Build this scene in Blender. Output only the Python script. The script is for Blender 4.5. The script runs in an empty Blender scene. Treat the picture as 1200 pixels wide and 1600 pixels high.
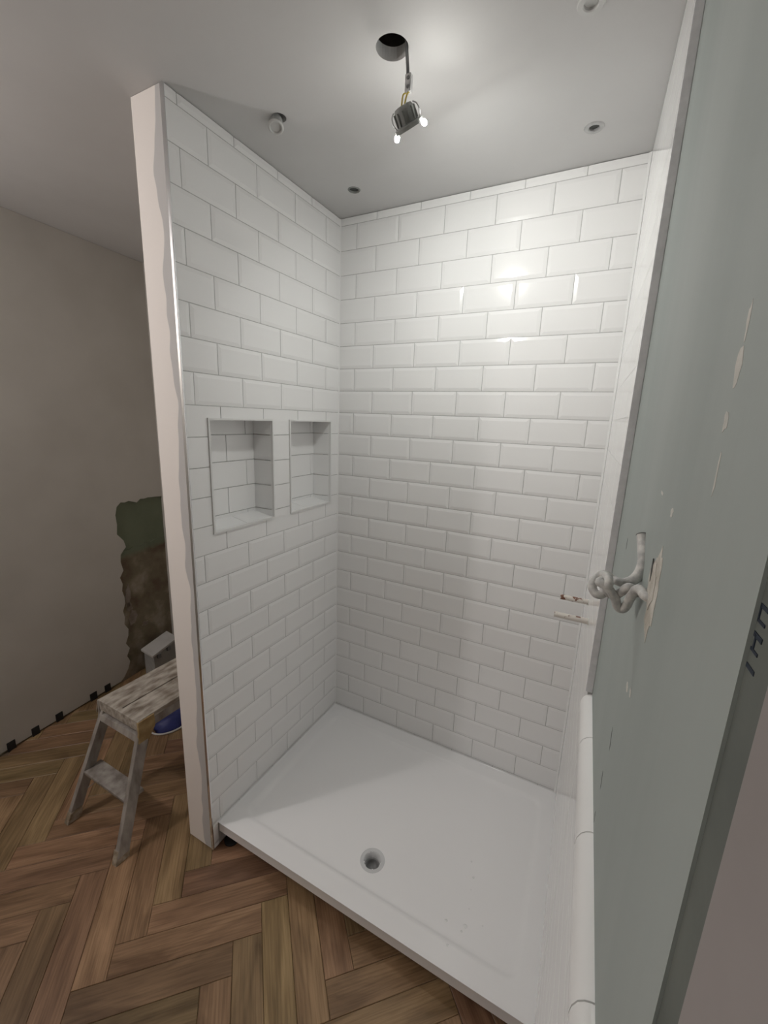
import bpy, bmesh, math, random
from mathutils import Matrix, Vector

random.seed(7)
SC = bpy.context.scene
COL = SC.collection

# ------------------------------------------------------------------ camera
CAM = Vector((1.19098, -1.77236, 1.73320))
RIGHT = Vector((0.883768, 0.466589, 0.035338))
DOWN = Vector((0.132369, -0.176854, -0.975295))
FWD = Vector((-0.448812, 0.866613, -0.218060))
FPX = 653.41                                   # focal length in pixels of the 1200x1600 frame
cd = bpy.data.cameras.new('camera')
cd.sensor_fit = 'VERTICAL'; cd.sensor_height = 36.0; cd.lens = FPX / 1600 * 36
cd.clip_start = 0.01; cd.clip_end = 50
co = bpy.data.objects.new('camera', cd); COL.objects.link(co)
m = Matrix.Identity(4)
for i in range(3):
    m[i][0] = RIGHT[i]; m[i][1] = -DOWN[i]; m[i][2] = -FWD[i]; m[i][3] = CAM[i]
co.matrix_world = m
SC.camera = co

# ------------------------------------------------------------------ world, exposure
w = bpy.data.worlds.new('world'); SC.world = w; w.use_nodes = True
w.node_tree.nodes['Background'].inputs[0].default_value = (0.02, 0.02, 0.022, 1)
w.node_tree.nodes['Background'].inputs[1].default_value = 1.0
SC.view_settings.view_transform = 'Standard'
SC.view_settings.look = 'None'
SC.view_settings.exposure = 0.18
SC.view_settings.gamma = 1.0
SC.view_settings.use_curve_mapping = False
LAMP_STRENGTH = 370.0        # lens of the hanging lamp, the light the photograph shows
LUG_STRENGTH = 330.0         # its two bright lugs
# the room's own lamp, left of and behind the viewer: the partition's shadow edge on the tray points back to it
rl = bpy.data.lights.new('room_lamp_left_offscreen', 'POINT'); rl.energy = 24.0; rl.shadow_soft_size = .04; rl.color = (1.0, .94, .925)
ro = bpy.data.objects.new('room_lamp_left_offscreen', rl); COL.objects.link(ro); ro.location = (-.96, -2.02, 2.30)

def at(px, py, yp):
    """a pixel's direction cut with the plane y = yp"""
    d = RIGHT * ((px - 600) / FPX) + DOWN * ((py - 800) / FPX) + FWD
    return CAM + d * ((yp - CAM.y) / d.y)

def atz(px, py, zp):
    d = RIGHT * ((px - 600) / FPX) + DOWN * ((py - 800) / FPX) + FWD
    return CAM + d * ((zp - CAM.z) / d.z)

# ------------------------------------------------------------------ materials
def mat(name, col=(.8, .8, .8), rough=.5, metal=0.0, spec=None, coat=0.0):
    mt = bpy.data.materials.new(name); mt.use_nodes = True
    b = mt.node_tree.nodes['Principled BSDF']
    b.inputs['Base Color'].default_value = (*col, 1)
    b.inputs['Roughness'].default_value = rough
    b.inputs['Metallic'].default_value = metal
    if spec is not None: b.inputs['Specular IOR Level'].default_value = spec
    if coat: b.inputs['Coat Weight'].default_value = coat
    return mt

def nodes(mt):
    nt = mt.node_tree
    return nt, nt.nodes['Principled BSDF'], nt.nodes.new, nt.links.new

def noisy(name, c1, c2, scale, rough=.6, bump=0.0, bscale=None, stretch=(1, 1, 1), metal=0.0, lo=.35, hi=.65, rnd=False, detail=4):
    mt = mat(name, c1, rough, metal)
    nt, b, N, L = nodes(mt)
    tc = N('ShaderNodeTexCoord'); mp = N('ShaderNodeMapping'); L(tc.outputs['Object'], mp.inputs['Vector'])
    mp.inputs['Scale'].default_value = stretch
    if rnd:
        oi = N('ShaderNodeObjectInfo'); ml = N('ShaderNodeMath'); ml.operation = 'MULTIPLY'; ml.inputs[1].default_value = 37.0
        L(oi.outputs['Random'], ml.inputs[0]); cb = N('ShaderNodeCombineXYZ')
        for k in range(3): L(ml.outputs[0], cb.inputs[k])
        L(cb.outputs[0], mp.inputs['Location'])
    nz = N('ShaderNodeTexNoise'); nz.inputs['Scale'].default_value = scale; nz.inputs['Detail'].default_value = detail
    L(mp.outputs[0], nz.inputs['Vector'])
    cr = N('ShaderNodeValToRGB'); cr.color_ramp.elements[0].position = lo; cr.color_ramp.elements[1].position = hi
    cr.color_ramp.elements[0].color = (*c1, 1); cr.color_ramp.elements[1].color = (*c2, 1)
    L(nz.outputs['Fac'], cr.inputs[0]); L(cr.outputs[0], b.inputs['Base Color'])
    if bump:
        nb = N('ShaderNodeTexNoise'); nb.inputs['Scale'].default_value = bscale or scale * 4; nb.inputs['Detail'].default_value = 3
        L(mp.outputs[0], nb.inputs['Vector'])
        bp = N('ShaderNodeBump'); bp.inputs['Strength'].default_value = bump; bp.inputs['Distance'].default_value = .004
        L(nb.outputs['Fac'], bp.inputs['Height']); L(bp.outputs[0], b.inputs['Normal'])
    return mt

def emissive(name, col, strength):
    mt = mat(name, (.9, .9, .9), .4)
    b = mt.node_tree.nodes['Principled BSDF']
    b.inputs['Emission Color'].default_value = (*col, 1); b.inputs['Emission Strength'].default_value = strength
    return mt

M = {}
M['tile'] = mat('glazed_tile', (.885, .885, .88), .11)
M['grout'] = noisy('grout', (.47, .47, .46), (.55, .55, .54), 60, .8)
M['tray'] = mat('tray_acrylic', (.91, .91, .915), .10)
M['ceiling'] = noisy('ceiling_skim', (.61, .605, .60), (.65, .645, .64), 2.5, .75, .05, 30)
M['paint'] = noisy('wall_paint', (.53, .51, .465), (.58, .56, .515), 3, .8, .08, 60)
M['greyskim'] = noisy('grey_skim', (.325, .368, .352), (.385, .43, .412), 1.4, .55, .10, 9, (3, 3, .5))
M['pinkskim'] = noisy('pink_skim', (.30, .275, .265), (.36, .33, .32), 4, .7, .08, 30)
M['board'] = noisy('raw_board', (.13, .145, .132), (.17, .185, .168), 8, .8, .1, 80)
M['print'] = mat('blue_print', (.012, .022, .04), .7)
M['filler'] = noisy('filler', (.58, .58, .54), (.70, .68, .63), 40, .8, .3, 120)
M['scar'] = noisy('plaster_scar', (.48, .45, .39), (.74, .72, .67), 30, .9, .8, 90)
M['remnant'] = noisy('old_plaster', (.22, .18, .145), (.34, .295, .25), 18, .9, .5, 60)
M['crack'] = mat('crack_dark', (.08, .08, .075), .9)
M['chrome'] = mat('chrome_trim', (.75, .75, .76), .12, 1.0)
M['alutrim'] = noisy('aluminium_trim', (.72, .72, .74), (.80, .80, .82), 60, .45)
M['whitetrim'] = mat('white_trim', (.78, .78, .77), .3)
M['lining'] = noisy('hole_lining', (.20, .185, .165), (.30, .28, .255), 30, .9)
M['darkgap'] = mat('dark_seal', (.06, .055, .05), .8)
M['blackplastic'] = mat('black_plastic', (.012, .012, .012), .7)
M['greyplastic'] = noisy('grey_plastic', (.20, .21, .20), (.30, .31, .295), 40, .5)
M['silver'] = noisy('silver_bezel', (.42, .42, .42), (.52, .52, .52), 50, .35, metal=.4)
M['dropped'] = mat('dropped_bezel', (.62, .62, .61), .35)
M['lensoff'] = mat('dark_lens', (.07, .075, .07), .15)
M['wire'] = mat('lamp_wire', (.16, .16, .16), .6)
M['yellow'] = mat('yellow_sleeve', (.60, .46, .10), .6)
M['connector'] = noisy('clear_connector', (.30, .30, .30), (.62, .62, .62), 60, .25)
M['lens'] = emissive('lamp_lens', (.985, .995, .955), LAMP_STRENGTH)
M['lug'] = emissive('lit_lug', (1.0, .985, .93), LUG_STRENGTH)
M['pipe'] = noisy('painted_copper', (.17, .075, .045), (.66, .62, .57), 55, .4, .2, 90, lo=.40, hi=.45, rnd=True)
M['cable'] = noisy('grey_cable', (.46, .465, .46), (.76, .75, .72), 90, .45, .2, 300)
M['drainring'] = mat('drain_ring', (.66, .67, .68), .25)
M['drainin'] = noisy('drain_inner', (.22, .22, .22), (.28, .28, .28), 20, .35)
M['boxwhite'] = noisy('box_white', (.52, .51, .49), (.60, .59, .57), 9, .6)
M['boxgrey'] = noisy('box_grey', (.30, .30, .29), (.38, .38, .36), 9, .7)
M['blue'] = noisy('blue_plastic', (.015, .02, .10), (.03, .04, .18), 12, .5)
M['splat'] = noisy('splattered_board', (.17, .135, .10), (.54, .50, .44), 34, .75, .5, 90, (1, .4, 1), lo=.30, hi=.66, detail=7)
M['splatmetal'] = noisy('splattered_metal', (.20, .175, .155), (.42, .39, .355), 26, .55, .3, 60, (1, 1, .4), lo=.32, hi=.68, detail=7)
M['bracket'] = noisy('yellowed_plastic', (.30, .20, .085), (.46, .34, .17), 22, .6, .2, 60)
M['foot'] = noisy('dirty_rubber', (.22, .17, .11), (.44, .38, .30), 40, .7, .3, 90)
M['wood_sub'] = mat('subfloor', (.16, .115, .075), .9)
M['water'] = mat('droplet', (.85, .86, .86), .03, coat=1.0)
M['white'] = mat('white_enamel', (.75, .75, .74), .4)

# partition end: pale skim with a rough grey strip of bare board next to the tile trim
def end_material():
    mt = mat('partition_skim', (.7, .66, .64), .75)
    nt, b, N, L = nodes(mt)
    tc = N('ShaderNodeTexCoord'); sp = N('ShaderNodeSeparateXYZ'); L(tc.outputs['Object'], sp.inputs[0])
    nz = N('ShaderNodeTexNoise'); nz.noise_dimensions = '1D'; nz.inputs['Scale'].default_value = 3.2; nz.inputs['Detail'].default_value = 2
    L(sp.outputs['Z'], nz.inputs['W'])
    a = N('ShaderNodeMath'); a.operation = 'MULTIPLY_ADD'; a.inputs[1].default_value = .084; L(nz.outputs['Fac'], a.inputs[0]); L(sp.outputs['X'], a.inputs[2])
    g = N('ShaderNodeMapRange'); g.inputs['From Min'].default_value = -.0015; g.inputs['From Max'].default_value = .0015; L(a.outputs[0], g.inputs['Value'])
    n2 = N('ShaderNodeTexNoise'); n2.inputs['Scale'].default_value = 3; L(tc.outputs['Object'], n2.inputs['Vector'])
    c1 = N('ShaderNodeMix'); c1.data_type = 'RGBA'; c1.inputs['A'].default_value = (.90, .855, .815, 1); c1.inputs['B'].default_value = (.92, .865, .825, 1); L(n2.outputs['Fac'], c1.inputs['Factor'])
    c2 = N('ShaderNodeMix'); c2.data_type = 'RGBA'; L(g.outputs[0], c2.inputs['Factor']); L(c1.outputs['Result'], c2.inputs['A']); c2.inputs['B'].default_value = (.58, .57, .565, 1)
    L(c2.outputs['Result'], b.inputs['Base Color'])
    return mt
M['partition'] = end_material()

# exposed old wall: green paint above a ledge, brown rubble plaster below
def old_wall_material():
    mt = mat('old_wall', (.2, .2, .15), .9)
    nt, b, N, L = nodes(mt)
    tc = N('ShaderNodeTexCoord'); sp = N('ShaderNodeSeparateXYZ'); L(tc.outputs['Object'], sp.inputs[0])
    n1 = N('ShaderNodeTexNoise'); n1.inputs['Scale'].default_value = 7; n1.inputs['Detail'].default_value = 6; L(tc.outputs['Object'], n1.inputs['Vector'])
    gr = N('ShaderNodeValToRGB'); gr.color_ramp.elements[0].color = (.13, .155, .10, 1); gr.color_ramp.elements[1].color = (.21, .235, .165, 1); L(n1.outputs['Fac'], gr.inputs[0])
    br = N('ShaderNodeValToRGB'); br.color_ramp.elements[0].color = (.155, .11, .075, 1); br.color_ramp.elements[1].color = (.40, .345, .275, 1)
    br.color_ramp.elements[0].position = .35; br.color_ramp.elements[1].position = .72
    e = br.color_ramp.elements.new(.52); e.color = (.215, .185, .125, 1)
    L(n1.outputs['Fac'], br.inputs[0])
    ad = N('ShaderNodeMath'); ad.operation = 'MULTIPLY_ADD'; ad.inputs[1].default_value = .10; L(n1.outputs['Fac'], ad.inputs[0]); L(sp.outputs['Z'], ad.inputs[2])
    mr = N('ShaderNodeMapRange'); mr.inputs['From Min'].default_value = .86; mr.inputs['From Max'].default_value = .90; L(ad.outputs[0], mr.inputs['Value'])
    mx = N('ShaderNodeMix'); mx.data_type = 'RGBA'; L(mr.outputs[0], mx.inputs['Factor']); L(br.outputs[0], mx.inputs['A']); L(gr.outputs[0], mx.inputs['B'])
    L(mx.outputs['Result'], b.inputs['Base Color'])
    bp = N('ShaderNodeBump'); bp.inputs['Strength'].default_value = .6; bp.inputs['Distance'].default_value = .02; L(n1.outputs['Fac'], bp.inputs['Height']); L(bp.outputs[0], b.inputs['Normal'])
    return mt
M['oldwall'] = old_wall_material()

def wood_material():
    mt = mat('oak_plank', (.3, .2, .12), .42)
    nt, b, N, L = nodes(mt)
    tc = N('ShaderNodeTexCoord'); oi = N('ShaderNodeObjectInfo')
    ml = N('ShaderNodeMath'); ml.operation = 'MULTIPLY'; ml.inputs[1].default_value = 53.0; L(oi.outputs['Random'], ml.inputs[0])
    cb = N('ShaderNodeCombineXYZ')
    for k in range(3): L(ml.outputs[0], cb.inputs[k])
    def noise(stretch, scale, detail, dist=0.0):
        mp = N('ShaderNodeMapping'); L(tc.outputs['Object'], mp.inputs['Vector']); L(cb.outputs[0], mp.inputs['Location']); mp.inputs['Scale'].default_value = stretch
        nz = N('ShaderNodeTexNoise'); nz.inputs['Scale'].default_value = scale; nz.inputs['Detail'].default_value = detail; nz.inputs['Distortion'].default_value = dist
        L(mp.outputs[0], nz.inputs['Vector']); return nz
    big = noise((1, 5, 1), 2.6, 4, 1.2); fine = noise((1.2, 30, 1), 6, 5)
    r1 = N('ShaderNodeValToRGB'); r1.color_ramp.elements[0].position = .32; r1.color_ramp.elements[1].position = .70
    r1.color_ramp.elements[0].color = (.195, .115, .057, 1); r1.color_ramp.elements[1].color = (.42, .27, .150, 1); L(big.outputs['Fac'], r1.inputs[0])
    r2 = N('ShaderNodeValToRGB'); r2.color_ramp.elements[0].position = .30; r2.color_ramp.elements[1].position = .60
    r2.color_ramp.elements[0].color = (.66, .64, .60, 1); r2.color_ramp.elements[1].color = (1, 1, 1, 1); L(fine.outputs['Fac'], r2.inputs[0])
    mx = N('ShaderNodeMix'); mx.data_type = 'RGBA'; mx.blend_type = 'MULTIPLY'; mx.inputs['Factor'].default_value = 1; L(r1.outputs[0], mx.inputs['A']); L(r2.outputs[0], mx.inputs['B'])
    vr = N('ShaderNodeMapRange'); vr.inputs['To Min'].default_value = .72; vr.inputs['To Max'].default_value = 1.22; L(oi.outputs['Random'], vr.inputs['Value'])
    hs = N('ShaderNodeHueSaturation'); L(mx.outputs['Result'], hs.inputs['Color']); L(vr.outputs[0], hs.inputs['Value'])
    hm = N('ShaderNodeMath'); hm.operation = 'FRACT'; L(ml.outputs[0], hm.inputs[0])
    hr = N('ShaderNodeMapRange'); hr.inputs['To Min'].default_value = .482; hr.inputs['To Max'].default_value = .518; L(hm.outputs[0], hr.inputs['Value']); L(hr.outputs[0], hs.inputs['Hue'])
    L(hs.outputs[0], b.inputs['Base Color'])
    bp = N('ShaderNodeBump'); bp.inputs['Strength'].default_value = .15; bp.inputs['Distance'].default_value = .002; L(fine.outputs['Fac'], bp.inputs['Height']); L(bp.outputs[0], b.inputs['Normal'])
    return mt
M['oak'] = wood_material()

# ------------------------------------------------------------------ helpers
def mesh_obj(name, me, material, parent=None):
    o = bpy.data.objects.new(name, me); COL.objects.link(o)
    if material and not me.materials: me.materials.append(M[material])
    if parent is not None: o.parent = parent
    return o

def obj(name, bm, material, parent=None, smooth=False):
    bmesh.ops.recalc_face_normals(bm, faces=bm.faces[:])
    me = bpy.data.meshes.new(name); bm.to_mesh(me); bm.free()
    if smooth:
        for p in me.polygons: p.use_smooth = True
    return mesh_obj(name, me, material, parent)

def smooth_by_angle(o, deg=40):
    me = o.data
    for p in me.polygons: p.use_smooth = True
    lim = math.radians(deg)
    bm = bmesh.new(); bm.from_mesh(me)
    for e in bm.edges:
        e.smooth = not (len(e.link_faces) == 2 and e.calc_face_angle(0) > lim)
    bm.to_mesh(me); bm.free()
    return o

def tag(o, label, cat, group=None):
    o['label'] = label; o['category'] = cat
    if group: o['group'] = group
    return o

def thing(name, label, cat, loc=(0, 0, 0), group=None):
    o = bpy.data.objects.new(name, None); COL.objects.link(o); o.location = loc
    o.empty_display_size = .05
    return tag(o, label, cat, group)

def local(o):
    """parent inverse for parts built in world coordinates"""
    return Matrix.Translation(-Vector(o.location))

def part(name, bm, material, parent, smooth=False, deg=None):
    if parent is not None and parent.type == 'EMPTY':
        bm.transform(local(parent))
    o = obj(name, bm, material, parent, smooth)
    if deg: smooth_by_angle(o, deg)
    return o

def struct(o):
    o['kind'] = 'structure'; return o

def box(bm, a, b, bev=0.0):
    x0, y0, z0 = a; x1, y1, z1 = b
    v = [bm.verts.new(p) for p in ((x0, y0, z0), (x1, y0, z0), (x1, y1, z0), (x0, y1, z0), (x0, y0, z1), (x1, y0, z1), (x1, y1, z1), (x0, y1, z1))]
    fs = [bm.faces.new([v[i] for i in f]) for f in ((0, 3, 2, 1), (4, 5, 6, 7), (0, 1, 5, 4), (1, 2, 6, 5), (2, 3, 7, 6), (3, 0, 4, 7))]
    if bev:
        es = list({e for f in fs for e in f.edges})
        bmesh.ops.bevel(bm, geom=es, offset=bev, segments=2, affect='EDGES', profile=.6)
    return bm

def hexa(bm, lo, hi, bev=0.0):
    """solid between two quads given in the same turning order"""
    v = [bm.verts.new(p) for p in list(lo) + list(hi)]
    fs = [bm.faces.new([v[i] for i in f]) for f in ((0, 3, 2, 1), (4, 5, 6, 7), (0, 1, 5, 4), (1, 2, 6, 5), (2, 3, 7, 6), (3, 0, 4, 7))]
    if bev:
        es = list({e for f in fs for e in f.edges})
        bmesh.ops.bevel(bm, geom=es, offset=bev, segments=2, affect='EDGES', profile=.6)
    return bm

def prism(bm, loop, off):
    """extrude a planar loop of points by the vector off"""
    off = Vector(off)
    a = [bm.verts.new(p) for p in loop]; b = [bm.verts.new(Vector(p) + off) for p in loop]
    n = len(loop)
    bm.faces.new(a); bm.faces.new(b[::-1])
    for i in range(n): bm.faces.new((a[i], b[i], b[(i + 1) % n], a[(i + 1) % n]))
    return bm

def frame_of(n):
    n = Vector(n).normalized()
    t = Vector((0, 0, 1)) if abs(n.z) < .9 else Vector((1, 0, 0))
    u = t.cross(n).normalized(); v = n.cross(u)
    return u, v, n

def lathe(bm, origin, axis, prof, seg=32, u=None, cap0=True, cap1=True):
    """prof: list of (radius, distance along axis)"""
    uu, vv, nn = frame_of(axis); o = Vector(origin)
    rings = []
    for r, d in prof:
        rings.append([bm.verts.new(o + nn * d + (uu * math.cos(2 * math.pi * k / seg) + vv * math.sin(2 * math.pi * k / seg)) * r) for k in range(seg)])
    for a, b in zip(rings, rings[1:]):
        for k in range(seg): bm.faces.new((a[k], a[(k + 1) % seg], b[(k + 1) % seg], b[k]))
    if cap0: bm.faces.new(rings[0][::-1])
    if cap1: bm.faces.new(rings[-1])
    return bm

def catmull(pts, n=6):
    pts = [Vector(p) for p in pts]; P = [pts[0] * 2 - pts[1]] + pts + [pts[-1] * 2 - pts[-2]]
    out = []
    for i in range(1, len(P) - 2):
        a, b, c, d = P[i - 1:i + 3]
        for k in range(n):
            t = k / n
            out.append(.5 * ((2 * b) + (c - a) * t + (2 * a - 5 * b + 4 * c - d) * t * t + (3 * b - a - 3 * c + d) * t ** 3))
    out.append(P[-2]); return out

def tube(bm, pts, rad, seg=10, n=6):
    path = catmull(pts, n) if n > 1 else [Vector(p) for p in pts]
    if callable(rad): rs = [rad(i / (len(path) - 1)) for i in range(len(path))]
    else: rs = [rad] * len(path)
    up = None; rings = []
    for i, p in enumerate(path):
        t = (path[min(i + 1, len(path) - 1)] - path[max(i - 1, 0)]).normalized()
        if up is None: up = frame_of(t)[0]
        up = (up - t * up.dot(t)).normalized(); s = t.cross(up)
        rings.append([bm.verts.new(p + (up * math.cos(2 * math.pi * k / seg) + s * math.sin(2 * math.pi * k / seg)) * rs[i]) for k in range(seg)])
    for a, b in zip(rings, rings[1:]):
        for k in range(seg): bm.faces.new((a[k], a[(k + 1) % seg], b[(k + 1) % seg], b[k]))
    bm.faces.new(rings[0][::-1]); bm.faces.new(rings[-1])
    return bm

# ------------------------------------------------------------------ room dimensions
ZC = 2.601                    # ceiling
PX, PZ, ZTOP = .2059, .102, 2.57
YEND = -.868                  # free end of the partition
RW, RS = 1.197, .0365         # right wall tile plane: x = RW - RS*y
ROOM_Y0 = -3.2
def rx(y, x0=RW): return x0 - RS * y
def lx(y): return -1.445 - .1185 * y if y < 0 else -1.445     # left wall plane

# ------------------------------------------------------------------ ceiling with real holes
hc = atz(436, 184, ZC)
HOLES = [('main', .611, -.697, .0395), ('a', .187, -.187, .0225), ('b', 1.034, -.198, .0200), ('c', hc.x, hc.y, .0215), ('d', 1.040, -.616, .0200)]
bm = bmesh.new()
edges = []
def loop2d(pts):
    vs = [bm.verts.new(p) for p in pts]
    for i in range(len(vs)): edges.append(bm.edges.new((vs[i], vs[(i + 1) % len(vs)])))
loop2d([(-1.6, ROOM_Y0 - .1, ZC), (1.45, ROOM_Y0 - .1, ZC), (1.45, .107, ZC), (-1.6, .107, ZC)])
for _, hx, hy, hr in HOLES:
    loop2d([(hx + hr * math.cos(2 * math.pi * k / 32), hy + hr * math.sin(2 * math.pi * k / 32), ZC) for k in range(32)])
bmesh.ops.triangle_fill(bm, use_beauty=True, use_dissolve=False, edges=edges)
ext = bmesh.ops.extrude_face_region(bm, geom=bm.faces[:])
bmesh.ops.translate(bm, verts=[g for g in ext['geom'] if isinstance(g, bmesh.types.BMVert)], vec=(0, 0, .03))
ceiling = struct(obj('ceiling', bm, 'ceiling'))
for nm, hx, hy, hr in HOLES:
    bm = bmesh.new()
    lathe(bm, (hx, hy, ZC + .003), (0, 0, 1), [(hr + .0015, 0), (hr + .0015, .027), (.11, .028), (.11, .16), (.001, .1605)], 32, cap0=False)
    obj('hole_lining', bm, 'lining', ceiling, True)

# ------------------------------------------------------------------ tiles
TILE_CACHE = {}
RELIEF = [.0022]
EDGE, FACE, BEV, GAP = .0035, .0057, .0125, .0014
def tile_mesh(wd, ht, fl):
    key = (round(wd, 4), round(ht, 4), fl, RELIEF[0])
    if key in TILE_CACHE: return TILE_CACHE[key]
    bm = bmesh.new()
    def q(i0, i1, j0, j1, n): return [bm.verts.new(p) for p in ((i0, j0, n), (wd - i1, j0, n), (wd - i1, ht - j1, n), (i0, ht - j1, n))]
    l, r, b, t = [BEV if f else 0 for f in fl]
    A = q(0, 0, 0, 0, 0); B = q(0, 0, 0, 0, EDGE); C = q(l, r, b, t, EDGE + RELIEF[0])
    for lo, hi in ((A, B), (B, C)):
        for k in range(4): bm.faces.new((lo[k], lo[(k + 1) % 4], hi[(k + 1) % 4], hi[k]))
    bm.faces.new(C); bm.faces.new(A[::-1])
    bmesh.ops.recalc_face_normals(bm, faces=bm.faces[:])
    me = bpy.data.meshes.new('tile'); bm.to_mesh(me); bm.free(); me.materials.append(M['tile'])
    TILE_CACHE[key] = me; return me

def tile_cells(wd, ht, holes):
    """flat cut tile with rectangular notches"""
    us = sorted({0, wd} | {min(max(h[k], 0), wd) for h in holes for k in (0, 1)})
    vs = sorted({0, ht} | {min(max(h[k], 0), ht) for h in holes for k in (2, 3)})
    keep = {}
    for i in range(len(us) - 1):
        for j in range(len(vs) - 1):
            cu, cv = (us[i] + us[i + 1]) / 2, (vs[j] + vs[j + 1]) / 2
            if not any(h[0] < cu < h[1] and h[2] < cv < h[3] for h in holes): keep[i, j] = 1
    if not keep: return None
    bm = bmesh.new(); vc = {}
    def V(i, j, n):
        if (i, j, n) not in vc: vc[i, j, n] = bm.verts.new((us[i], vs[j], n))
        return vc[i, j, n]
    F = FACE - .0005
    for i, j in keep:
        for n in (0, F): bm.faces.new([V(i, j, n), V(i + 1, j, n), V(i + 1, j + 1, n), V(i, j + 1, n)])
        for di, dj, a, b in ((-1, 0, (i, j + 1), (i, j)), (1, 0, (i + 1, j), (i + 1, j + 1)), (0, -1, (i, j), (i + 1, j)), (0, 1, (i + 1, j + 1), (i, j + 1))):
            if (i + di, j + dj) not in keep: bm.faces.new([V(*a, 0), V(*b, 0), V(*b, F), V(*a, F)])
    bmesh.ops.recalc_face_normals(bm, faces=bm.faces[:])
    me = bpy.data.meshes.new('tile'); bm.to_mesh(me); bm.free(); me.materials.append(M['tile'])
    return me

def place_tile(me, O, U, V, u, v, parent, wob=.0016):
    N = U.cross(V)
    o = bpy.data.objects.new('tile', me); COL.objects.link(o); o.parent = parent
    a, b = random.uniform(-wob, wob), random.uniform(-wob, wob)
    U2 = (U + N * a).normalized(); V2 = (V + N * b); V2 = (V2 - U2 * V2.dot(U2)).normalized(); N2 = U2.cross(V2)
    p = O + U * u + V * v - N * EDGE
    mm = Matrix.Identity(4)
    for i in range(3): mm[i][0] = U2[i]; mm[i][1] = V2[i]; mm[i][2] = N2[i]; mm[i][3] = p[i]
    o.matrix_world = mm
    return o

def lay(parent, O, U, u0, u1, joints, z0, z1, holes=(), nojoint=None, wob=.0016, GAP=GAP):
    """rows share the global course lines; joints(row) -> joint positions; holes in (u0,u1,z0,z1)"""
    V = Vector((0, 0, 1))
    for r in range(-1, 27):
        zt = ZTOP - r * PZ if r >= 0 else z1
        zb = ZTOP - (r + 1) * PZ
        ft = r >= 0 and zt <= z1 + 1e-6; fb = zb >= z0 - 1e-6
        zt, zb = min(zt, z1), max(zb, z0)
        if zt - zb < .006: continue
        js = [j for j in joints(r) if u0 + .012 < j < u1 - .012]
        if nojoint: js = [j for j in js if not nojoint(r, j)]
        b = [u0] + js + [u1]
        for k in range(len(b) - 1):
            a0 = b[k] + (GAP if k else .0003); a1 = b[k + 1] - (GAP if k < len(b) - 2 else .0003)
            fl = (k > 0, k < len(b) - 2, fb, ft)
            v0 = zb + GAP; v1 = zt - GAP
            hs = [(h[0] - a0, h[1] - a0, h[2] - v0, h[3] - v0) for h in holes if h[0] < a1 and h[1] > a0 and h[2] < v1 and h[3] > v0]
            if hs: me = tile_cells(a1 - a0, v1 - v0, hs)
            else: me = tile_mesh(a1 - a0, v1 - v0, fl)
            if me: place_tile(me, O, U, V, a0, v0, parent, wob)

def run(off, step=PX, n=40):
    return [off + i * step for i in range(-n, n)]

# ---- back wall
bm = bmesh.new(); box(bm, (-1.6, .007, -.05), (1.45, .107, ZC + .02))
wall_back = struct(obj('wall_back', bm, 'paint'))
bm = bmesh.new(); box(bm, (.0, .0007, .06), (1.24, .0069, ZC - .001)); obj('grout_bed', bm, 'grout', wall_back)
lay(wall_back, Vector((0, 0, 0)), Vector((1, 0, 0)), .003, 1.1972, lambda r: run(.0873 if r % 2 == 0 else .1873), .106, ZC - .001)

# ---- partition with two niches (its tiled face looks towards +x)
NICHES = [(-.783, -.472), (-.372, -.070)]
NZ0, NZ1, ND = 1.312, 1.714, .098
bm = bmesh.new()
box(bm, (-.138, YEND, .004), (-.110, .0065, ZC - .001))
ys = [YEND, NICHES[0][0], NICHES[0][1], NICHES[1][0], NICHES[1][1], .0065]
for k in range(5):
    if k in (1, 3):
        box(bm, (-.110, ys[k], .004), (-.006, ys[k + 1], NZ0 - .022)); box(bm, (-.110, ys[k], NZ1 + .004), (-.006, ys[k + 1], ZC - .001))
    else: box(bm, (-.110, ys[k], .004), (-.006, ys[k + 1], ZC - .001))
partition = struct(obj('wall_partition', bm, 'partition'))
bm = bmesh.new()
for k in range(5):
    if k in (1, 3):
        box(bm, (-.0062, ys[k], .004), (-.0007, ys[k + 1], NZ0)); box(bm, (-.0062, ys[k], NZ1), (-.0007, ys[k + 1], ZC - .001))
    else: box(bm, (-.0062, max(ys[k], YEND + .004), .004), (-.0007, ys[k + 1] - (.006 if k == 4 else 0), ZC - .001))
obj('grout_bed', bm, 'grout', partition)
UY = Vector((0, 1, 0))
def ljoints(r): return sorted(-j for j in run(.7258 if r % 2 == 0 else .8253))
nh = [(a, b, NZ0, NZ1) for a, b in NICHES]
lay(partition, Vector((0, 0, 0)), UY, YEND + .003, -.003, ljoints, .106, ZC - .001, nh, lambda r, j: 9 <= r <= 11 and (j < -.78 or -.48 < j < -.36 or j > -.08))
lay(partition, Vector((0, 0, 0)), UY, YEND + .003, -.840, ljoints, .006, .106 - .0005, (), None)

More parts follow.
